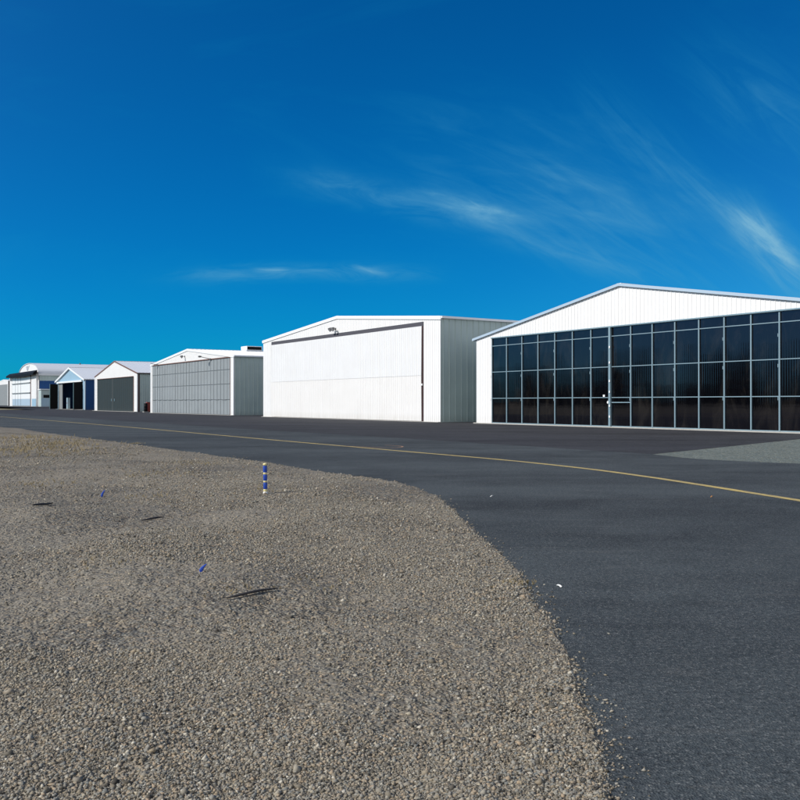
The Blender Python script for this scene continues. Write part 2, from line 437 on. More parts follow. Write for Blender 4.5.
# ---- 2. tall white hangar
D2 = 42.6
zt2 = hh(422.6, 322.0, D2)
t2, i2 = hangar('aircraft_hangar', 'tall white hangar with a single plain white door under a dark shade strip', D2, 263.3, 337, 440.5, 341.2, 316.6, 40,
    dict(front=M['white'], side=M['galv_warm'], roof=M['roof_white'], rake=M['white_trim'], gutter=M['roof_white'], corner=M['white_trim']), (271.8, 423.6), zt2,
    group='hangars in the row', trim=.30, corner=0)
d0, d1 = i2['d0'], i2['d1'] - .17
sh = .34
zc = hh(422.6, 375.5, D2)
top = zt2 - sh
dm = MB()
def leaf(m, z0, z1, y0, y1):
    m.ribbed(d0 + .03, d1, lambda a: 0, lambda a: 1, lambda a, o, q: (a, y0 + (y1-y0)*q - o*1.1, z0 + (z1-z0)*q), .305, .03, .02)
leaf(dm, .06, zc - .008, -.10, -.125)
dr = dm.build('hangar_door', M['cream'], t2)
um = MB(); leaf(um, zc + .008, top, -.125, -.09); um.build('upper_leaf', M['cool_white'], dr)
b = MB()
b.quad((d1+.005, -.10, .06), (d1+.005, .1, .06), (d1+.005, .1, top), (d1+.005, -.09, top), (d1+.005, -.125, zc)); b.box(d1+.008, d1+.17, -.05, .2, .03, zt2)
b.build('shaded_edge', M['maroon'], dr)  # dark brown carries the shadow on the door's side edge
b = MB(); b.box(d0, d1 + .17, -.055, .16, top + .003, zt2 + .02); b.build('top_shade', M['shade'], dr)  # charcoal strip painted in for the shadow under the header
b = MB(); b.box(d0 + .03, d1, .02, .06, .05, top); b.build('door_core', M['white'], dr)
b = MB(); b.box(d1 - .02, d1 + .14, -.14, -.055, hh(422.6,384.6,D2)-.08, hh(422.6,384.6,D2)+.08); b.build('door_latch', M['white_trim'], dr)
b = MB(); b.box(-i2['hw'], i2['hw'], -.25, .1, -.05, .03); b.build('concrete_sill', M['slab'], t2)
lx, lz = loc(i2, 336, 329.5); flood_light(t2, lx, lz, 1.2)

# ---- 3. hangar with grey planked door
D3 = 44.0
zt3 = hh(232, 357.0, D3)
t3, i3 = hangar('aircraft_hangar', 'white hangar with a weathered grey four section door and a box on its roof', D3, 150.8, 187.4, 233.6, 365.0, 349.3, 34,
    dict(front=M['white'], side=M['galv'], roof=M['roof_white'], rake=M['white_trim'], gutter=M['roof_white'], corner=M['white_trim']), (152.4, 230.2), zt3,
    group='hangars in the row', trim=.3, corner=.3)
d0, d1 = i3['d0'], i3['d1']
seams = [0.03, zt3*.268, zt3*.54, zt3*.79, zt3 - .02]
for k in range(4):
    p = MB(); z0, z1 = seams[k], seams[k+1]
    p.ribbed(d0 + .02, d1 - .02, lambda a: z0 + .05, lambda a: z1 - .05, mpF(.06), .62, .09, .035)
    p.ribbed(d0 + .02, d1 - .02, lambda a: z0 + .08, lambda a: z1 - .08, mpF(.052), .205, .03, .02)
    o = p.build('door_section', M['grey_door'], t3)
    q = MB(); q.box(d0 + .02, d1 - .02, .08, .12, z0, z1)
    if k == 1:
        xx = d0 + .3
        while xx < d1 - 1: q.box(xx, xx + random.uniform(.8,1.7), -.005, .02, z0 - .03, z0 + .05); xx += 2.4
    xx = d0 + 1.2
    while xx < d1 - .4: q.box(xx - .035, xx + .035, .018, .075, z0 + .06, z1 - .06); xx += 1.19
    q.build('seam_backing', M['far_seam'], o)
b = MB(); b.box(d0, d1, -.06, .02, zt3 - .02, zt3 + .09); b.build('door_track', M['brown'], t3)
b = MB(); b.box(d1 + .0, d1 + .10, -.05, -.033, 0, zt3); b.build('jamb_trim', M['brown'], t3)
b = MB(); b.box(-i3['hw'], i3['hw'], -.25, .1, -.05, .025); b.build('concrete_sill', M['slab'], t3)
lx, lz = loc(i3, 185, 356.8); flood_light(t3, lx, lz, 1.2, False)
lx, lz = loc(i3, 210.5, 359.2)
b = MB(); b.bar((lx-.9, -1.1, lz+.35), (lx+.1, -.05, lz+.02), .09, .09); b.box(lx-.1, lx+.25, -.12, -.05, lz-.12, lz+.12)
b.lathe([(.06,-.12),(.22,-.10),(.22,.10),(.06,.12)], 12, (lx-.95, -1.15, lz+.36), 'z'); b.build('arm_light', M['metal'], t3)
lx, lz = loc(i3, 158, 364.9)
b = MB(); b.bar((lx-.8, -.9, lz+.2), (lx+.1, -.05, lz+.02), .09, .09); b.box(lx-.1, lx+.2, -.12, -.05, lz-.1, lz+.1); b.build('arm_light', M['metal'], t3)
# box standing on its ridge
best = None
for k in range(0, 300):
    v = D3 + k*.1; wxy = W2(i3['sc'] + 0.2, v); px = 400 + F*wxy[0]/wxy[1]
    if px > 251.5: best = (v, wxy); break
v, wxy = best
zb = i3['ha'] - .02
ztop = EYE + (YH - 346.6)*wxy[1]/F
u = thing('roof_unit', 'white boxy ventilation unit standing on the roof ridge beside the tall white hangar', 'ventilation unit', (wxy[0], wxy[1], zb), TH)
b = MB(); b.box(-1.1, 1.1, -1.2, 1.2, .12, ztop - zb); b.build('housing', M['white_trim'], u)
b = MB(); b.box(-1.25, 1.25, -1.3, 1.3, -.35, .119); b.build('curb', M['roof'], u)
b = MB()
for k in range(3): b.box(1.112, 1.14, -1.0, 1.0, .2 + k*(ztop-zb-.3)/3, .26 + k*(ztop-zb-.3)/3)
b.box(1.101, 1.11, -1.12, 1.12, .2, ztop - zb - .08)
b.build('shaded_side', M['black'], u)  # black sheet and slats put the unlit side's darkness into the colour

# ---- 4. gable hangar with dark double doors
D4 = 46.5
zt4 = hh(133.5, 376.6, D4)
t4, i4 = hangar('aircraft_hangar', 'small steep gabled white hangar with dark slate double doors and brown roof edges', D4, 94.8, None or 114.2, 137.2, 376.9, 361.2, 24,
    dict(front=M['white'], side=M['galv'], roof=M['roof'], rake=M['brown'], gutter=M['maroon'], corner=M['white_trim']), (97.2, 133.6), zt4,
    group='hangars in the row', trim=.22, corner=.5, period=.4)
d0, d1 = i4['d0'], i4['d1']; mid = loc(i4, 112.3, 395)[0]
for a0, a1 in ((d0 + .03, mid - .04), (mid + .04, d1 - .03)):
    p = MB(); p.box(a0, a1, .08, .14, .05, zt4 - .04); p.ribbed(a0, a1, lambda a: .1, lambda a: zt4 - .1, mpF(.07), .8, .08, .03)
    o = p.build('door_leaf', M['dark_door'], t4)
    hx = a1 - .5 if a0 < 0 and a1 <= mid else a0 + 1.4
    h = MB(); h.box(hx - .12, hx + .12, -.02, .04, 1.9, 2.35); h.build('handle', M['alu'], o)
b = MB(); b.box(mid - .038, mid + .038, .03, .12, .03, zt4 - .03); b.build('meeting_stile', M['far_grey'], t4)
b = MB(); b.box(d1 - .01, d1 + .18, -.055, .004, 0, zt4); b.box(d0 - .02, d1, -.055, .003, zt4, zt4 + .10); b.build('jamb_trim', M['brown'], t4)
b = MB(); b.box(-i4['hw'], i4['hw'], -.5, .1, -.05, .04); b.build('concrete_sill', M['slab'], t4)
b = MB(); b.box(i4['hw'] + .046, i4['hw'] + .07, .13, .42, 0, i4['he'] - .2); b.build('downpipe', M['maroon'], t4)

# ---- 5. blue hangar, doors folded open
D5 = 49.5
zt5 = hh(83, 381.6, D5)
t5, i5 = hangar('aircraft_hangar', 'powder blue gabled hangar with navy side wall and its black doors folded open', D5, 56.2, 69.3, 85.1, 381.6, 367.6, 24,
    dict(front=M['blue_gable'], side=M['navy'], roof=M['roof'], rake=M['white_trim'], gutter=M['roof_white'], corner=M['pale_blue']), (58.2, 82.7), zt5,
    group='hangars in the row', trim=.42, corner=.55, period=.5, front_oh=.3)
d0, d1 = i5['d0'], i5['d1']
xg = loc(i5, 62.2, 395)[0]
def leaf_out(x, length, sgn):
    o = MB(); o.box(x - .05, x + .05, -length, -.08, .08, zt5 - .15); lf = o.build('folded_door', M['black'], t5)
    e = MB(); e.box(x - .13, x + .13, -length - .12, -length, .05, zt5 - .12); e.build('edge_frame', M['teal_edge'], lf)
leaf_out(d1 - .15, 1.9, 1); leaf_out(d0 + .05, 1.9, -1)
p = MB(); p.ribbed(d0 + .02, xg, lambda a: .08, lambda a: zt5 - .05, mpF(.07), .8, .1, .04); p.box(xg, xg + .2, .0, .1, .05, zt5 - .03)
p.build('standing_leaf', M['far_grey'], t5)
b = MB(); b.box(d0 - .3, d1 + .1, -.34, -.06, zt5 + .0, zt5 + .38); b.build('door_header', M['white_trim'], t5)
b = MB(); b.box(-i5['hw'] + .1, i5['hw'] - .1, 0, 23.5, -.03, .05); b.build('floor_slab', M['slab'], t5)
b = MB(); b.box(-i5['hw'] + .3, i5['hw'] - .3, 14, 14.1, .05, i5['he'] - .1); b.box(-i5['hw'] + .3, i5['hw'] - .3, 1.5, 14, zt5+.3, zt5 + .38)
b.build('partition', M['inside'], t5)
lx = loc(i5, 64.2, 400)[0]
wx_, wy_ = W2(i5['sc'] + lx + .3, D5 + .9)
k = thing('tool_locker', 'pale blue tall locker just inside the open blue hangar', 'locker', (wx_, wy_, .05), TH)
b = MB(); b.box(-.45, .45, -.3, .3, .05, 2.75); b.build('cabinet', M['locker'], k)
b = MB(); b.box(-.43, -.01, -.325, -.303, .1, 2.7); b.build('door', M['locker'], k)
b = MB(); b.box(.01, .43, -.325, -.303, .1, 2.7); b.build('door', M['locker'], k)
b = MB(); b.box(-.1, .12, -.35, -.328, 1.3, 1.62); b.build('notice', M['red'], k)
b = MB(); b.box(-.47, .47, -.32, .32, 0, .05); b.build('plinth', M['black'], k)

# ---- 6. barrel roofed hangar far left
D6 = 75.0
s0, s1 = sx(9.6, D6), sx(36.2, D6); sc6 = (s0+s1)/2; hw6 = (s1-s0)/2
wx_, wy_ = W2(sc6, D6)
t6 = thing('barrel_roof_hangar', 'large white hangar with an arched roof and a black canopy above its door', 'hangar', (wx_, wy_, 0), TH)
i6 = dict(D=D6, sc=sc6)
L6 = 46
zl = hh(10, 377.3, D6); zr = hh(36, 373.2, D6); zf = (zl + zr)/2
ax0, ax1, axc = loc(i6, 17.2, 0)[0], loc(i6, 36.9, 0)[0], loc(i6, 28.6, 0)[0]
zs = hh(41, 372.6, D6); za = hh(28.6, 363.4, D6)
axc = (ax0 + ax1)/2; hwa = (ax1 - ax0)/2
p = MB(); p.ribbed(-hw6, hw6, lambda a: 0, lambda a: zf, mpF(), 1.2, .12, .05); p.box(-hw6, hw6, .01, 1.2, 0, zf); p.build('front_wall', M['white'], t6)
NA = 28
arc = [(axc - hwa*math.cos(math.pi*k/NA), zs - .6 + (za - zs + .6)*math.sin(math.pi*k/NA)**.9) for k in range(NA+1)]
p = MB(); p.quad(*([(x, .8, z) for x, z in arc])); p.quad((ax0, .8, 0), (ax1, .8, 0), (ax1, .8, zs - .6), (ax0, .8, zs - .6)); p.build('arched_gable', M['white'], t6)
p = MB()
for (xa, z0), (xb, z1) in zip(arc, arc[1:]):
    p.quad((xa, .55, z0), (xb, .55, z1), (xb, L6, z1), (xa, L6, z0)); p.quad((xa, .55, z0), (xb, .55, z1), (xb, .55, z1+.25), (xa, .55, z0+.25))
    p.quad((xa, .55, z0+.25), (xb, .55, z1+.25), (xb, L6, z1+.25), (xa, L6, z0+.25))
p.build('vaulted_roof', M['roof'], t6)
b = MB(); b.box(ax1 - .1, ax1 + .5, .5, L6, zs - .9, zs - .1); b.build('gutter', M['roof_white'], t6)
zn0, zn1 = hh(41, 388.5, D6), hh(41, 380.2, D6)
p = MB(); p.ribbed(1.0, L6, lambda a: 0, lambda a: zn0, mpS(ax1 - .1, 1), 1.2, .15, .06); p.ribbed(1.0, L6, lambda a: zn1, lambda a: zs - .9, mpS(ax1 - .1, 1), 1.2, .15, .06); p.build('side_wall', M['galv'], t6)
p = MB(); p.ribbed(1.0, L6, lambda a: zn0, lambda a: zn1, mpS(ax1 - .09, 1), 1.2, .15, .06); p.build('side_stripe', M['navy'], t6)
p = MB(); p.ribbed(1.0, L6, lambda a: 0, lambda a: zs - .9, mpS(ax0, -1), 1.2, .15, .06); p.quad((ax0, L6, 0), (ax1, L6, 0), (ax1, L6, zs), (ax0, L6, zs)); p.quad(*([(x, L6, z) for x, z in arc])); p.build('back_wall', M['galv'], t6)
# door grid
e0, e1 = loc(i6, 12.6, 0)[0], loc(i6, 30.6, 0)[0]; zd = hh(20, 376.5, D6); zmid = hh(20, 399, D6)
xs = [loc(i6, x, 0)[0] for x in (12.6, 15.6, 18.2, 21.0, 30.6)]
for a0, a1 in zip(xs, xs[1:]):
    p = MB(); p.box(a0 + .35, a1 - .35, -.12, -.06, zmid, zd)
    o = p.build('door_leaf', M['white_trim'], t6)
    q = MB(); q.box(a0 + .35, a1 - .35, -.12, -.06, .3, zmid - .02); q.build('lower_panel', M['pale_blue'], o)
    for z in (hh(20, 383.6, D6), hh(20, 393.2, D6)):
        g = MB(); g.box(a0 + .3, a1 - .3, -.4, -.125, z - .2, z + .2); g.build('shade_band', M['far_grey'], o)  # grey bars stand for the shadow bands across the door
b = MB(); b.box(e0 - .3, e1 + .2, -.055, -.052, .1, zd + .2); b.build('door_backing', M['far_grey'], t6)
b = MB(); b.box(e1 + .2, e1 + .9, -.14, -.055, 0, zd); b.build('door_jamb', M['brown'], t6)
b = MB(); b.ribbed(loc(i6, 32, 0)[0], hw6, lambda a: .1, lambda a: zmid, mpF(-.06), 2.2, .25, .1); b.build('wainscot', M['blue_gable'], t6)
# canopy with a sagging front edge
NC = 10; c = MB(); x_a, x_b = -hw6 + .6, hw6 + 2.6
for k in range(NC):
    xa = x_a + (x_b-x_a)*k/NC; xb = x_a + (x_b-x_a)*(k+1)/NC
    sg = lambda x: -1.0*math.sin(math.pi*(x - x_a)/(x_b - x_a))
    for (y0_, z0_, y1_, z1_) in ((-.1, zf + 1.4, -1.7, zf + .3), (-1.7, zf + .3, -1.7, zf - .5), (-1.7, zf - .5, -.1, zf - .1)):
        c.quad((xa, y0_, z0_ + .0*sg(xa)), (xb, y0_, z0_ + .0*sg(xb)), (xb, y1_, z1_ + sg(xb)*(.5 if y1_ < -1 else 0)), (xa, y1_, z1_ + sg(xa)*(.5 if y1_ < -1 else 0)))
c.quad((x_b, -.1, zf + 1.4), (x_b, -1.7, zf + .3), (x_b, -1.7, zf - .5), (x_b, -.1, zf - .1)); c.quad((x_a, -.1, zf + 1.4), (x_a, -1.7, zf + .3), (x_a, -1.7, zf - .5), (x_a, -.1, zf - .1))
c.build('canopy', M['black'], t6)
# winged emblem on the arch
lx, lz = loc(i6, 25.6, 368.3)
e = MB(); e.lathe([(1.15, .0), (1.15, .06)], 20, (lx, .7, lz), 'y'); em = e.build('emblem', M['emblem'], t6)
for sg in (-1, 1):
    wg = MB()
    for j in range(4): wg.bar((lx + sg*1.3, .71, lz + .75 - j*.42), (lx + sg*(4.4 - j*.8), .71, lz + 1.05 - j*.5), .30, .05, (0,-1,0))
    wg.build('wing', M['emblem_light'], em)
# annexe along its side
an0, an1 = hh(40, 389.3, D6), hh(40, 395.6, D6)
p = MB(); p.box(ax1 + .45, ax1 + 5.2, .6, 15.5, 0, an0 - .2); an = p.build('annexe', M['galv_warm'], t6)
p = MB(); p.box(ax1 + .2, ax1 + 5.6, .3, 15.8, an0 - .2, an0 + .15); p.build('annexe_roof', M['roof_white'], an)
p = MB(); p.box(ax1 + 5.203, ax1 + 5.25, 1.5, 15, an1 - .9, an1 + .35); p.build('strip_window', M['black'], an)
p = MB(); p.ribbed(.6, 15.5, lambda a: 0.0, lambda a: an1 - 1.0, mpS(ax1 + 5.21, 1), 2.4, .2, .06); p.build('lower_cladding', M['locker'], an)
p = MB(); p.box(axc + 8.6, axc + 9.1, 20, 20.5, zs + 1.0, za + .4); p.build('roof_vent', M['metal'], t6)

# ---- 7. last hangar at the frame's edge
D7 = 84.0
t7, i7 = hangar('aircraft_hangar', 'farthest hangar at the left edge, white gable over a flat grey door', D7, -1.0, 3.6, 8.4, 381.6, 379.6, 40,
    dict(front=M['white'], side=M['maroon'], roof=M['roof'], rake=M['white_trim'], gutter=M['roof_white'], corner=M['far_grey']), (-.8, 7.6), hh(7.6, 384.2, D7),
    group='hangars in the row', trim=.5, corner=.5, period=.8)
p = MB(); p.box(i7['d0'], i7['d1'], .05, .15, .05, i7['zt'])
p.ribbed(i7['d0'], i7['d1'], lambda a: .1, lambda a: i7['zt'], mpF(.04), 1.6, .2, .06); p.build('hangar_door', M['far_grey'], t7)

# ------------------------------------------------------------------ red cabinet and black drum between hangars
zc_ = F*EYE/(411.8 - YH)
def at_ground(px, z): return ((px - 400)/F*z, z)
x_, y_ = at_ground(148.4, 154.0)
k = thing('steel_cabinet', 'rusty red steel cabinet standing between two hangars', 'cabinet', (x_, y_, 0), TH)
b = MB(); b.box(-.32, .32, -.3, .3, .08, 1.62); b.build('body', M['red'], k)
b = MB(); b.box(-.36, .36, -.34, .34, 1.62, 1.70); b.build('lid', M['red'], k)
b = MB(); b.box(-.29, .29, -.325, -.303, .16, 1.55); o = b.build('door', M['red'], k)
b = MB(); b.box(.18, .22, -.37, -.33, .75, 1.0); b.build('handle', M['metal'], o)
for sx_ in (-1, 1):
    b = MB(); b.box(sx_*.28-.03, sx_*.28+.03, -.27, .27, 0, .08); b.build('foot', M['black'], k)
x_, y_ = at_ground(145.7, 152.6)
k = thing('drum', 'black drum with a pale cap on one side, left of the red cabinet', 'drum', (x_, y_, 0), TH)
b = MB(); b.lathe([(.27,.1),(.29,.12),(.29,.45),(.305,.47),(.29,.5),(.29,.95),(.305,.98),(.29,1.0),(.29,1.5),(.26,1.55)], 20); b.build('barrel', M['black'], k, True)
b = MB(); b.lathe([(.10,0),(.13,.03),(.13,.22),(.08,.27)], 12, (-.36, 0, 1.3)); b.build('cap', M['white_trim'], k, True)
b = MB(); b.box(-.55, .4, -.4, .4, 0, .1); b.build('pallet', M['slab'], k)

# ------------------------------------------------------------------ pavements
def resample(pts, step):
    out = []
    P = [np.array(p, float) for p in pts]
    for i in range(len(P)-1):
        p0 = P[max(i-1,0)]; p1 = P[i]; p2 = P[i+1]; p3 = P[min(i+2, len(P)-1)]
        sl = np.linalg.norm(p2-p1); n = min(max(1, int(sl/step)), 200)
        def tang(a, b, c):
            u = (b-a)/max(np.linalg.norm(b-a), 1e-6); w_ = (c-b)/max(np.linalg.norm(c-b), 1e-6)
            la, lc = np.linalg.norm(b-a), np.linalg.norm(c-b)
            if la < 1e-6: return w_
            if lc < 1e-6: return u
            m_ = (u*lc + w_*la)/(la+lc); return m_/np.linalg.norm(m_)
        t1_ = tang(p0, p1, p2)*sl; t2_ = tang(p1, p2, p3)*sl
        for k in range(n):
            t = k/n
            out.append((2*t**3-3*t*t+1)*p1 + (t**3-2*t*t+t)*t1_ + (3*t*t-2*t**3)*p2 + (t**3-t*t)*t2_)
    out.append(P[-1]); return np.array(out)
far = W2(-900, 10.15)
edge_px = [(0,426.9),(105,440.5),(210,454.8),(276,464),(336,473.6),(374,479.0),(404,483.2),(420,487.6),(434,494.2),(460,515.2),(486,541.5),(520,575.6),(542.5,607.5),(561,648),(571,679)]
edge = [far, W2(-400, 10.1), W2(-150, 10.1)] + [gp(*p) for p in edge_px] + [(.93, 3.9), (.72, 2.0), (.3, -1), (-.6, -6), (-2.5, -14), (-6, -25), (-10, -33)]
EDGE = resample(edge, .5)
line_px = [(160,429.9),(280,440.6),(400,451.0),(540,463.6),(600,470.4),(658,478.4),(730,489.6),(800,500.7)]
lpts = [W2(-900, 18.0), W2(-420, 17.6), W2(-200, 16.6)] + [gp(*p) for p in line_px] + [(7.25,10.5),(7.6,6),(7.5,0),(6.2,-10),(3,-25),(-8,-60)]
LINE = resample(lpts, .5)
bnd_px = [(100,419.6),(280,431.0),(420,439.4),(580,449.6),(651.5,454.2)]
bnd = [W2(-900, 21.9), W2(-400, 21.9)] + [gp(*p) for p in bnd_px]
low_px = [(709,459.6),(755,461.8),(800,463.6)]
low = [gp(*p) for p in low_px] + [(12.5,21.5),(14.6,18),(15.6,13),(15.8,6),(15,-4),(12.5,-16),(8,-30)]
BND = resample(bnd, 1.0); LOW = resample([bnd[-1]] + low, .5)

def tri_poly(name, pts, z, mat, thick=0):
    import bmesh
    bm = bmesh.new(); vs = [bm.verts.new((float(p[0]), float(p[1]), z)) for p in pts]
    f = bm.faces.new(vs)
    if f.normal.z < 0: f.normal_flip()
    bmesh.ops.triangulate(bm, faces=[f])
    me = bpy.data.meshes.new(name); bm.to_mesh(me); bm.free(); me.materials.append(mat)
    o = bpy.data.objects.new(name, me); COL.objects.link(o); return o
# ground to the horizon
g = MB(); gs = [-4000,-2000,-1000,-600,-400,-300,-200,-140,-100,-60,-30,0,30,60,100,140,200,300,400,600,1000,2000,4000]
for xa, xb in zip(gs, gs[1:]):
    for ya, yb in zip(gs, gs[1:]): g.quad((xa,ya,-.14), (xb,ya,-.14), (xb,yb,-.14), (xa,yb,-.14))
tag(g.build('ground', M['field']), kind='structure')
# dark apron under the hangars
ap = [tuple(p) for p in BND] + [gp(800, 438.9), (22, 41), (40, 30), (70, -8), W2(60, 95), W2(-290, 95), W2(-290, 62), W2(-285, 47), W2(-215, 41), W2(-215, 33.5), W2(-900, 33.5)]
tag(tri_poly('apron', ap, -.004, M['apron']), kind='structure')
ap2 = [W2(-215.1, 95), W2(-900, 95), W2(-900, 44), W2(-226, 44)]
# pale crushed stone wedge between apron and taxiway
wd = [tuple(bnd[-1])] + [gp(800, 438.9), (22, 41), (40, 30), (66, -10), (30, -40), (9, -36)] + [tuple(p) for p in LOW[::-1]][1:-1]
wd = [p for i, p in enumerate(wd)]
tag(tri_poly('stone_verge', wd, -.008, M['gravel_light']), kind='structure')
_d = np.gradient(EDGE, axis=0); _d /= np.linalg.norm(_d, axis=1)[:, None]
UNDER = EDGE + np.stack([_d[:,1], -_d[:,0]], 1)*.30          # the asphalt runs on a little under the gravel
tx = [tuple(p) for p in UNDER] + [tuple(p) for p in LOW[::-1]] + [tuple(p) for p in BND[::-1]][1:]
tag(tri_poly('taxiway', tx, 0.0, M['taxi']), kind='structure')
# far strip of dry grass and the asphalt beyond it
vg = [W2(-218, 33.6), W2(-900, 33.6), W2(-900, 46), W2(-228, 41)]
tag(tri_poly('grass_verge', vg, .004, M['field']), kind='structure')
tag(tri_poly('far_apron', [W2(-900, 46.05), W2(-900, 120), W2(-262, 120), W2(-262, 63), W2(-228, 41.05)], -.012, M['apron']), kind='structure')
# painted centre line
def strip(name, path, w, z, mat):
    n = len(path); d = np.gradient(path, axis=0); d /= np.linalg.norm(d, axis=1)[:, None]
    nr = np.stack([-d[:,1], d[:,0]], 1); m = MB()
    for i in range(n): 
        for s in (-1, 1):
            j = 1 + .06*math.sin(i*1.7 + s) + random.uniform(-.06, .06)
            q = path[i] + nr[i]*s*w/2*j; m.v.append((q[0], q[1], z))
    for i in range(n-1): m.f.append((2*i, 2*i+1, 2*i+3, 2*i+2)); m.m.append(0)
    return m.build(name, mat)
tag(strip('taxiway_centre_line', LINE, .19, .004, M['line']), kind='structure')
# faded tan loop of old marking paint (arc) on the taxiway
arc_pts = [gp(x, y) for x, y in ((345,446.2),(372,447.3),(392,447.9),(401,447.3),(398,445.9),(385,445.2))]
o = strip('faded_marking', resample(arc_pts, .25), .07, .0045, M['peeled']); tag(o, kind='structure')

# ------------------------------------------------------------------ gravel shoulder as a height field
NEAR = EDGE[(np.hypot(EDGE[:,0], EDGE[:,1]) < 60)]
NEAR = np.concatenate([[EDGE[0]], [np.array(W2(-110, 10.1))], NEAR[::2], [NEAR[-1]], [EDGE[-1]]])
def sdist(P):
    """distance to the pavement edge, positive on the gravel side"""
    A = NEAR[:-1]; B = NEAR[1:]; d = np.full(len(P), 1e9); sg = np.ones(len(P))
    for a, b in zip(A, B):
        ab = b - a; t = np.clip(((P - a) @ ab)/(ab @ ab), 0, 1); q = a + t[:,None]*ab - P
        dd = np.hypot(q[:,0], q[:,1]); m = dd < d
        cr = ab[0]*(P[:,1]-a[1]) - ab[1]*(P[:,0]-a[0])
        d[m] = dd[m]; sg[m] = np.where(cr[m] < 0, 1, -1)
    return d*sg - .085 + (fbm(P[:,0]*1.1+5, P[:,1]*1.1, 4, 51) - .45)*.22*np.clip((np.hypot(P[:,0],P[:,1]) - 1)/4, .3, 1)
def vnoise(x, y, seed=0):
    xi = np.floor(x).astype(int); yi = np.floor(y).astype(int); fx = x-xi; fy = y-yi
    fx = fx*fx*(3-2*fx); fy = fy*fy*(3-2*fy)
    def h(a, b):
        n = (a*374761393 + b*668265263 + seed*1442695) & 0x7fffffff
        n = ((n ^ (n >> 13))*1274126177) & 0x7fffffff
        return ((n ^ (n >> 16)) & 0xffff)/65535.0
    return (h(xi,yi)*(1-fx)+h(xi+1,yi)*fx)*(1-fy) + (h(xi,yi+1)*(1-fx)+h(xi+1,yi+1)*fx)*fy
def fbm(x, y, o=4, seed=0):
    s = 0; a = .5
    for k in range(o): s = s + a*vnoise(x*2**k, y*2**k, seed+k); a *= .5
    return s
def ground_h(x, y, sd):
    ramp = np.clip(sd/2.5, 0, 1); ramp = ramp*ramp*(3-2*ramp)
    big = np.maximum((fbm(x*.33+9, y*.33+4, 4, 3) - .36)*.42, -.05)
    h = ramp*big
    h = h + .14*np.exp(-(((x+21.5)/3.0)**2 + ((y-50.5)/5.0)**2))*np.clip(sd/.6,0,1) + .10*np.exp(-(((x+24)/9.0)**2 + ((y-40)/8.0)**2))*np.clip(sd/2,0,1)
    h = h + (fbm(x*3, y*3, 3, 8) - .44)*.05*np.clip(sd/.5, .15, 1)
    e = np.clip((sd + .17)/.12, 0, 1)
    rag = (fbm(x*5, y*5, 3, 21)-.44)*.05
    return np.where(sd > .4, h + .012, (h + .012 + rag)*e - .06*(1-e))
NA_, NR_ = 620, 560
ang = np.linspace(-1.35, 1.0, NA_); rad = 1.4*(95/1.4)**np.linspace(0, 1, NR_)
Ag, Rg = np.meshgrid(ang, rad)
X = (np.sin(Ag)*Rg).ravel(); Y = (np.cos(Ag)*Rg).ravel()
sd = sdist(np.stack([X, Y], 1))
Z = ground_h(X, Y, sd)
farf = np.clip((np.hypot(X, Y) - 70)/25, 0, 1); Z = Z*(1-farf) - .15*farf
keep = (sd > -.5)
idx = np.arange(NA_*NR_).reshape(NR_, NA_)
q = np.stack([idx[:-1,:-1], idx[:-1,1:], idx[1:,1:], idx[1:,:-1]], -1).reshape(-1, 4)
q = q[keep[q].all(1)]
used = np.unique(q); remap = -np.ones(NA_*NR_, int); remap[used] = np.arange(len(used)); q = remap[q]
def np_mesh(name, V, Fq, k):
    me = bpy.data.meshes.new(name); me.vertices.add(len(V)); me.vertices.foreach_set('co', V.astype(np.float32).ravel())
    me.loops.add(Fq.size); me.loops.foreach_set('vertex_index', Fq.astype(np.int32).ravel())
    me.polygons.add(len(Fq)); me.polygons.foreach_set('loop_start', np.arange(0, Fq.size, k, dtype=np.int32))
    me.update(calc_edges=True); return me
me = np_mesh('gravel_shoulder', np.stack([X, Y, Z], 1)[used], q[:, ::-1], 4)
me.materials.append(M['gravel']); me.polygons.foreach_set('use_smooth', np.ones(len(q), bool))
o = bpy.data.objects.new('gravel_shoulder', me); COL.objects.link(o); tag(o, kind='structure')

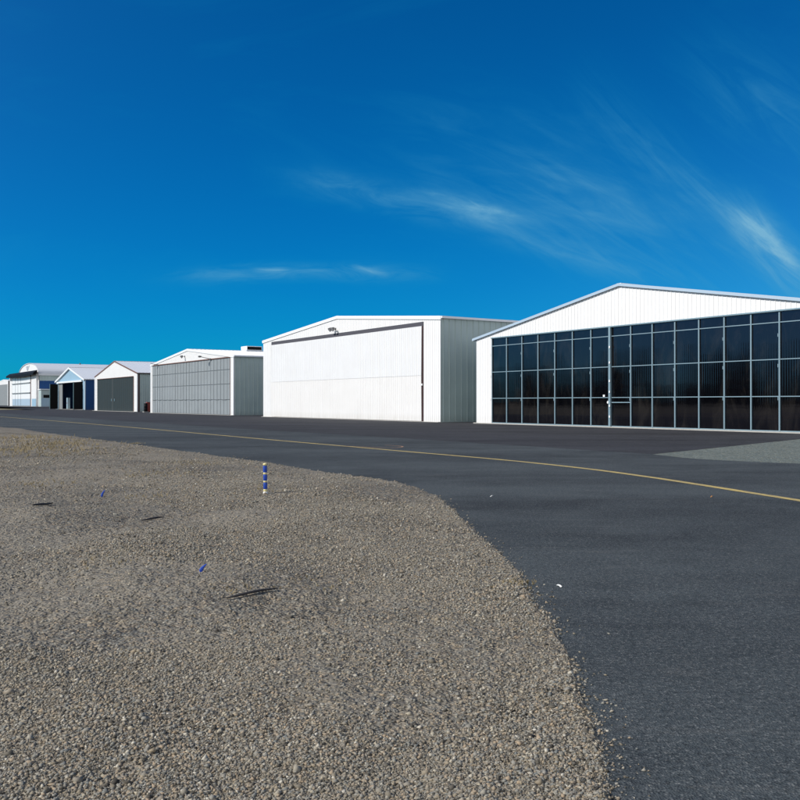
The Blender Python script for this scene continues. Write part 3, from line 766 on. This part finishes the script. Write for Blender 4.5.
# loose stones
def stones(N, amin, amax, rmin, rmax, seed):
    r_ = np.random.default_rng(seed)
    a = r_.uniform(amin, amax, N); r = rmin*(rmax/rmin)**r_.uniform(0, 1, N)
    x = np.sin(a)*r; y = np.cos(a)*r; s = sdist(np.stack([x, y], 1))
    stray = r_.uniform(0, 1, N)
    ok = (s > .045*r_.normal(0, 1, N) - .06) | ((s > -.26) & (stray < .03)) | ((s > -1.0) & (stray < .0002))
    patch = fbm(x*.42+3, y*.42+8, 4, 31)
    ok &= (r_.uniform(0, 1, N) < np.clip((patch - .33)*5.5, .16, 1))
    x, y, s, r = x[ok], y[ok], s[ok], r[ok]; n = len(x)
    size = (.0050 + .0125*r_.uniform(0, 1, n)**2.6)*(1 + .05*r)*.66; size *= np.where(r_.uniform(0,1,n) > .985, 1.8, 1)
    z = np.maximum(ground_h(x, y, s), 0.0) + size*.12
    z = np.where(s < 0, np.maximum(z, .002), z)
    oct_ = np.array([[1,0,0],[0,1,0],[-1,0,0],[0,-1,0],[.25,.2,1],[-.2,.1,-1]], float)
    fc = np.array([[0,1,4],[1,2,4],[2,3,4],[3,0,4],[1,0,5],[2,1,5],[3,2,5],[0,3,5]])
    V = oct_[None]*(1 + r_.uniform(-.35, .35, (n, 6, 3)))
    V = V + r_.uniform(-.18, .18, (n, 6, 3))
    V[:, :, 0] *= r_.uniform(.8, 1.35, n)[:, None]; V[:, :, 2] *= r_.uniform(.5, .85, n)[:, None]
    th = r_.uniform(0, 6.283, n); tl = r_.normal(0, .35, n)
    c, sn = np.cos(tl)[:,None], np.sin(tl)[:,None]
    vx, vz = V[:,:,0]*c - V[:,:,2]*sn, V[:,:,0]*sn + V[:,:,2]*c; V[:,:,0], V[:,:,2] = vx, vz
    c, sn = np.cos(th)[:,None], np.sin(th)[:,None]
    vx, vy = V[:,:,0]*c - V[:,:,1]*sn, V[:,:,0]*sn + V[:,:,1]*c; V[:,:,0], V[:,:,1] = vx, vy
    V = V*size[:,None,None] + np.stack([x, y, z], 1)[:,None,:]
    Fq = (fc[None] + 6*np.arange(n)[:,None,None]).reshape(-1, 3)
    return V.reshape(-1, 3), Fq, np.repeat(r_.uniform(0, 1, n), 6)
V, Fq, tone = stones(520000, -.62, .36, 2.6, 42, 5)
me = np_mesh('loose_gravel', V, Fq, 3); me.materials.append(M['stone'])
at = me.attributes.new('tone', 'FLOAT', 'POINT'); at.data.foreach_set('value', tone.astype(np.float32))
o = bpy.data.objects.new('loose_gravel', me); COL.objects.link(o); tag(o, 'loose crushed stones spread over the gravel shoulder', 'gravel', kind='stuff')

# dead grass
gb = MB()
def hz(x, y): 
    s = sdist(np.array([[x, y]])); return float(ground_h(np.array([x]), np.array([y]), s)[0])
cl = [(gp(x, y), n, sp, h) for x, y, n, sp, h in ((22,440,60,.9,.17),(40,447,70,1.0,.16),(30,455,45,.7,.13),(60,448,50,.7,.14),(12,452,40,.6,.12),(136,443.8,18,.10,.14),(85,452,20,.5,.10),
      (190,470,16,.4,.07),(236,457.6,10,.2,.10),(48,488,22,.3,.06),(150,500,14,.25,.05),(160,478,22,.5,.07),(420,486,14,.15,.05),(535,598,8,.06,.035),(518,586,12,.09,.04),(260,492,10,.3,.06),(120,570,10,.2,.035),(300,590,10,.2,.03),(240,598,12,.15,.03))]
for (cx, cy), n, sp, h in cl:
    bz = hz(cx, cy)
    for _ in range(n*2):
        x = cx + random.gauss(0, sp); y = cy + random.gauss(0, sp*1.4); z = bz - .01 if sp < .3 else hz(x, y) - .01
        for _b in range(3):
            hgt = h*random.uniform(.4, 1.15); lx = random.gauss(0, .5)*hgt; ly = random.gauss(0, .5)*hgt; w = .004 + .00016*cy
            n0 = len(gb.v); gb.v += [(x-w, y, z), (x+w, y, z), (x+lx*.5+w*.6, y+ly*.5, z+hgt*.6), (x+lx*.5-w*.6, y+ly*.5, z+hgt*.6), (x+lx, y+ly, z+hgt)]
            gb.f += [(n0, n0+1, n0+2, n0+3), (n0+3, n0+2, n0+4)]; gb.m += [0, 0]
tag(gb.build('dry_grass', M['straw']), 'sparse dead grass stalks poking through the gravel', 'grass', kind='stuff')

# ------------------------------------------------------------------ marker post and litter
px_, py_ = gp(265.6, 497.4)
bz = hz(px_, py_) - .01
t = thing('marker_post', 'short blue edge marker post with pale yellow bands standing in gravel', 'marker post', (px_, py_, bz))
t.rotation_euler = (R(1.2), R(-1.0), 0)
H = (497.4 - 467)/F*py_ + .01; sc_h = H/.305
def zz(y): return (572 - y)/305*H
r = .033
b = MB(); b.lathe([(r*.93, 0), (r*.93, zz(285))], 20); b.build('pole', M['post_blue'], t, True)
for y0, y1 in ((520, 458), (435, 380), (355, 290)):
    b = MB(); b.lathe([(r*.97, zz(y0)), (r*1.02, zz(y0-4)), (r*1.02, zz(y1+4)), (r*.97, zz(y1))], 20); b.build('sleeve', M['post_blue'], t, True)
for y0, y1 in ((547, 523), (456, 439), (377, 359)):
    b = MB(); b.lathe([(r, zz(y0)), (r*1.05, zz(y0-3)), (r*1.05, zz(y1+3)), (r, zz(y1))], 20); b.build('band', M['post_band'], t, True)
b = MB(); b.lathe([(r*1.05, zz(290)), (r*1.05, zz(276)), (r*.8, zz(269)), (r*.3, zz(266))], 20); b.build('cap', M['post_band'], t, True)
b = MB(); b.lathe([(r*1.35, 0), (r*1.3, .01), (r*1.1, zz(548)), (r*1.0, zz(546))], 20); b.build('foot', M['post_white'], t, True)

def sliver(p0, p1, lab, rad=.011):  # thin dark solids modelled in place of leftover post shadows
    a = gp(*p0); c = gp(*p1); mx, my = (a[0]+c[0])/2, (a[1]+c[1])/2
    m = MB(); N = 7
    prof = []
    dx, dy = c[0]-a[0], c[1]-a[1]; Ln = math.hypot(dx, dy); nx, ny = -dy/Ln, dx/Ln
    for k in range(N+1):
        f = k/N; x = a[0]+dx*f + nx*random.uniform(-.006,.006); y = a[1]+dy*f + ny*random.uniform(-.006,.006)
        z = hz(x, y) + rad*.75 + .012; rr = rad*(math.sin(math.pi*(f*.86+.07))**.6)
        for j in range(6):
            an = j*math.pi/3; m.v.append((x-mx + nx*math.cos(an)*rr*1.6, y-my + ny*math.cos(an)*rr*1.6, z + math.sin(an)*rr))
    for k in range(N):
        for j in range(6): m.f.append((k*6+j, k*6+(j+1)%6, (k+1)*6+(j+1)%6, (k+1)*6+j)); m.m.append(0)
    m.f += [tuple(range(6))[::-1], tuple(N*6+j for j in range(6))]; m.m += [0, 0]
    o = m.build('shadow_sliver', M['shadow_dark']); o.location = (mx, my, 0); tag(o, lab, 'sliver', 'post shadows modelled on the gravel')
sliver((227, 609.6), (278, 600.0), 'leftover post shadow modelled as a long thin stick lying on the gravel in the foreground', .010)
sliver((32, 517.8), (53, 513.6), 'leftover post shadow modelled as a short stick on the gravel near the left edge', .016)
sliver((141, 529.0), (164, 525.4), 'leftover post shadow modelled as a short broken stick on the gravel left of the marker post', .012)
def marker_trace(px, py, lab, h, lean):  # blue stubs stand for blurred traces of removed marker posts
    x, y = gp(px, py); o = MB(); n = 5
    pr = [(0,0,.012),(.0,.25,.018),(.25,.55,.016),(.6,.8,.012),(.95,1,.006)]
    for fx, fz, w in pr:
        for j in range(6):
            an = j*math.pi/3; o.v.append((fx*lean + w*math.cos(an), .5*w*math.sin(an), fz*h))
    for k in range(4):
        for j in range(6): o.f.append((k*6+j, k*6+(j+1)%6, (k+1)*6+(j+1)%6, (k+1)*6+j)); o.m.append(0)
    o.f += [tuple(range(6))[::-1], tuple(24+j for j in range(6))]; o.m += [0,0]
    q = o.build('marker_trace_stub', M['post_blue']); q.location = (x, y, hz(x, y)); tag(q, lab, 'plastic stub', 'marker post traces modelled in the gravel')  # the stub only stands for the trace of a removed marker post
marker_trace(201.2, 583, 'trace of a removed marker post modelled as a small blue stub in the gravel above the long shadow sliver', .07, .05)
marker_trace(102, 503, 'trace of a removed marker post modelled as a small bent blue stub in the gravel at the left, farther off', .11, .05)
def scrap(px, py, pts, mat, lab, name='paper_scrap', cat='scrap'):
    x, y = gp(px, py); o = MB(); N = len(pts)
    for k, (a, b_, z) in enumerate(pts): o.v += [(a-.007, b_, z), (a+.010, b_+.008, z+.004), (a+.008, b_+.01, z+.007), (a-.009, b_+.002, z+.003)]
    for k in range(N-1):
        for j in range(4): o.f.append((k*4+j, k*4+(j+1)%4, (k+1)*4+(j+1)%4, (k+1)*4+j)); o.m.append(0)
    o.f += [(3,2,1,0), tuple((N-1)*4+j for j in range(4))]; o.m += [0,0]
    q = o.build(name, mat); q.location = (x, y, .004); tag(q, lab, cat)
scrap(559.5, 587, [(.008,-.03,0),(.005,-.012,.004),(-.002,.012,.007),(-.009,.035,.004),(-.011,.05,.002)], M['scrap'], 'curled white paper scrap lying alone on the dark asphalt')
scrap(492, 497, [(-.03,-.02,0),(-.005,.0,.02),(.02,.05,.008)], M['scrap'], 'tiny pale scrap on the asphalt near the corner of the gravel')
scrap(711.6, 497.4, [(-.02,-.02,0),(.0,.0,.02),(.02,.02,.008)], M['orange'], 'tiny orange scrap on the asphalt below the yellow line', 'plastic_scrap')

# ------------------------------------------------------------------ conifers across the field (they show in the glossy doors)
def conifer_mesh(seed, h):
    r_ = random.Random(seed); cr = MB(); tr = MB()
    tr.lathe([(.22, 0), (.15, h*.4), (.06, h*.8), (.02, h*.97)], 8)
    tiers = int(h*2.6)
    for k in range(tiers):
        f = k/tiers; z = h*(.10 + .9*f); rad = (1 - f)**.8*h*.17*r_.uniform(.75, 1.2) + .12
        nb = r_.randint(7, 10)
        for j in range(nb):
            a = r_.uniform(0, 6.283); L = rad*r_.uniform(.6, 1.15); dz = -L*.25
            ca, sa = math.cos(a), math.sin(a)
            for m_ in range(5):
                q = (m_ + r_.uniform(.2, 1))/5; px = ca*L*q; py = sa*L*q; pz = z + dz*q
                w = .38*(1.15 - q) + .10; ln = .5*(1.2 - q) + .2
                b1 = a + r_.uniform(-1.1, 1.1); c1, s1_ = math.cos(b1), math.sin(b1)
                cr.quad((px - s1_*w, py + c1*w, pz), (px + c1*ln, py + s1_*ln, pz - .28), (px + s1_*w, py - c1*w, pz + .02), (px - c1*.1, py - s1_*.1, pz + .26))
    return tr, cr
protos = []
for k in range(4):
    tr, cr = conifer_mesh(40 + k, 14)
    root = thing('conifer_tree', 'tall dark conifer across the airfield, seen only as a reflection in the glossy hangar doors', 'tree', (0,0,0), 0, 'conifers across the airfield')
    a = tr.build('trunk', M['bark'], root); c = cr.build('crown', M['needles'], root); protos.append((root, a, c))
pos = []
rt = random.Random(3)
for k in range(96):
    s = -(120 + k*2.3 + rt.uniform(-2, 2)); v = -150 - rt.uniform(0, 16)
    env = .86 + .42*math.sin(k*.29) + .2*math.sin(k*.83 + 1)
    pos.append((s, v, max(.45, env)*rt.uniform(.85, 1.2)))
for k, (s, v, scl) in enumerate(pos):
    pr = protos[k % 4]
    if k < 4: root = pr[0]
    else:
        root = pr[0].copy(); COL.objects.link(root)
        for ch in pr[1:]:
            c = ch.copy(); COL.objects.link(c); c.parent = root
    x, y = W2(s, v); root.location = (x, y, -.1); root.scale = (scl*1.7, scl*1.7, scl); root.rotation_euler = (0, 0, rt.uniform(0, 6.28))

# ------------------------------------------------------------------ light
sdx, sdy = -1.003, -.2895; nl = math.hypot(sdx, sdy); sdx /= nl; sdy /= nl
EL = R(39)
tosun = Vector((sdx*math.cos(EL), sdy*math.cos(EL), math.sin(EL)))
sl_ = bpy.data.lights.new('sun', 'SUN'); sl_.energy = 4.6; sl_.angle = R(.53); sl_.color = (1, .955, .89)
so = bpy.data.objects.new('sun', sl_); COL.objects.link(so); so.rotation_euler = tosun.to_track_quat('Z', 'Y').to_euler(); so.location = (-30, -10, 40)

w = bpy.data.worlds.new('World'); sc.world = w; w.use_nodes = True
nt = NT(w.node_tree); nt.n.clear()
out = nt.n.new('ShaderNodeOutputWorld'); bg = nt.n.new('ShaderNodeBackground'); nt.link(bg.outputs[0], out.inputs[0])
sky = nt.n.new('ShaderNodeTexSky'); sky.sky_type = 'NISHITA'; sky.sun_disc = False
sky.sun_elevation = EL; sky.sun_rotation = math.atan2(sdx, sdy); sky.altitude = 600; sky.air_density = 1.0; sky.dust_density = .1; sky.ozone_density = 2.5
tc = nt.n.new('ShaderNodeTexCoord'); sp = nt.n.new('ShaderNodeSeparateXYZ'); nt.link(tc.outputs['Generated'], sp.inputs[0])
az = nt.m('ARCTAN2', sp.outputs[0], sp.outputs[1]); el = nt.m('ARCSINE', sp.outputs[2])
# polariser-like deepening of the blue
dp = nt.n.new('ShaderNodeVectorMath'); dp.operation = 'DOT_PRODUCT'; nt.link(tc.outputs['Generated'], dp.inputs[0]); dp.inputs[1].default_value = tosun
pol = nt.m('SUBTRACT', 1.0, nt.m('POWER', nt.m('ABSOLUTE', dp.outputs['Value']), 3.0))
SKYC = nt.mix(1.0, sky.outputs[0], nt.mix(pol, (.6, .85, 1.0), (.006, .445, .85)), 'MULTIPLY')
def pa(px, py):
    x = (px-400)/F; return math.atan(x), math.atan((YH-py)/F*math.cos(math.atan(x)))
cloud = None
def wisp(p0, p1, wid, amp, seed, sx_=3.0, sy_=26, lo=.42, hi=.80, curve=0):
    """a cirrus streak between two directions of the sky"""
    global cloud
    a0, e0 = pa(*p0); a1, e1 = pa(*p1); L = math.hypot(a1-a0, e1-e0); ux, uy = (a1-a0)/L, (e1-e0)/L
    ca, ce = (a0+a1)/2, (e0+e1)/2
    da = nt.m('SUBTRACT', az, ca); de = nt.m('SUBTRACT', el, ce)
    u_ = nt.m('ADD', nt.m('MULTIPLY', da, ux), nt.m('MULTIPLY', de, uy))
    v_ = nt.m('SUBTRACT', nt.m('MULTIPLY', de, ux), nt.m('MULTIPLY', da, uy))
    if curve: v_ = nt.m('ADD', v_, nt.m('MULTIPLY', nt.m('POWER', nt.m('ABSOLUTE', nt.m('DIVIDE', u_, L/2)), 2), curve/F))
    un = nt.m('DIVIDE', u_, L*.55); vn = nt.m('DIVIDE', v_, wid/F)
    g_ = nt.m('EXPONENT', nt.m('MULTIPLY', nt.m('ADD', nt.m('MULTIPLY', nt.m('MULTIPLY', un, un), nt.m('MULTIPLY', un, un)), nt.m('MULTIPLY', vn, vn)), -1.0))
    cv = nt.n.new('ShaderNodeCombineXYZ'); nt.inp(cv.inputs[0], nt.m('MULTIPLY', u_, sx_)); nt.inp(cv.inputs[1], nt.m('MULTIPLY', v_, sy_)); cv.inputs[2].default_value = seed*3.7
    n = nt.noise(cv.outputs[0], 3.0, 5, .62, 1.1)
    f = nt.m('MULTIPLY', nt.m('MULTIPLY', nt.m('MULTIPLY_ADD', nt.ramp(n, [(lo, 0.0), (hi, 1.0)]), .72, .22), g_), amp)
    cloud = f if cloud is None else nt.m('ADD', cloud, f)
wisp((300,180), (520,222), 15, .44, 1, 4, 15, .36, .75, 0)
wisp((440,198), (615,276), 13, .44, 2, 4, 15, .34, .75, -6)
wisp((430,192), (512,214), 4, .30, 3, 9, 40, .42, .66)
wisp((190,272), (415,270), 9, .55, 4, 5, 24, .34, .72, 4)
wisp((255,270), (285,270), 2.5, .32, 5, 9, 60, .3, .6)
wisp((355,266), (385,275), 3, .30, 15, 9, 60, .3, .6)
wisp((590,95), (770,262), 24, .27, 6, 3, 26, .34, .75, -5)
wisp((738,212), (835,312), 18, 1.1, 7, 4, 17, .30, .80, -2)
wisp((690,175), (790,262), 10, .26, 8, 5, 40, .34, .70)
wisp((520,165), (760,330), 55, .35, 9, 2.5, 18, .38, .80, 10)
wisp((400,130), (700,230), 60, .26, 10, 2.5, 14, .40, .80, 10)
wisp((700,60), (900,200), 40, .3, 11, 3, 18, .40, .80)
# thin cirrus over the rest of the sky
mv = nt.mapping(tc.outputs['Generated'], rot=(0, .3, .9), scale=(1.2, 5, 6))
rest = nt.m('MULTIPLY', nt.ramp(nt.noise(mv, 1.6, 8, .62, .8), [(.52, 0.0), (.85, 1.0)]), .14)
cloud = nt.m('ADD', cloud, rest)
cf = nt.m('MULTIPLY', nt.m('MINIMUM', cloud, .9), nt.m('GREATER_THAN', el, 0))
ccol = nt.mix(cf, (.0, 2.75, 4.9), (2.0, 4.4, 6.1))
fin = nt.mix(cf, SKYC, ccol)
# unseen bright cloud bank behind the camera, added to lift light on shaded walls
bm_ = nt.m('MULTIPLY', nt.m('ADD', nt.m('SUBTRACT', nt.m('MULTIPLY', sp.outputs[1], -1.0), .42), nt.m('MULTIPLY', nt.noise(tc.outputs['Generated'], 1.7, 4), .62)), 2.2, clamp=True)
cn = nt.ramp(nt.noise(nt.mapping(tc.outputs['Generated'], scale=(1, 1, 2.2)), 2.6, 6, .55, .3), [(.40, 0.0), (.56, 1.0)])
fin = nt.mix(nt.m('MULTIPLY', nt.m('MULTIPLY', bm_, cn), nt.m('GREATER_THAN', el, 0)), fin, (12.5, 12.2, 11.4))
nt.link(fin, bg.inputs[0]); bg.inputs[1].default_value = .1

# ------------------------------------------------------------------ camera and output
cam = bpy.data.cameras.new('camera'); cam.sensor_width = 36; cam.lens = 36*F/800; cam.clip_start = .05; cam.clip_end = 9000
co = bpy.data.objects.new('camera', cam); COL.objects.link(co); co.location = (0, 0, EYE)
co.rotation_euler = (R(90) + math.atan((YH - 400)/F), 0, 0); sc.camera = co
sc.view_settings.view_transform = 'Standard'; sc.view_settings.look = 'None'; sc.view_settings.gamma = 1; sc.view_settings.use_curve_mapping = False
sc.view_settings.exposure = 0.14
sc.render.engine = 'CYCLES'; sc.cycles.max_bounces = 6; sc.cycles.use_denoising = True
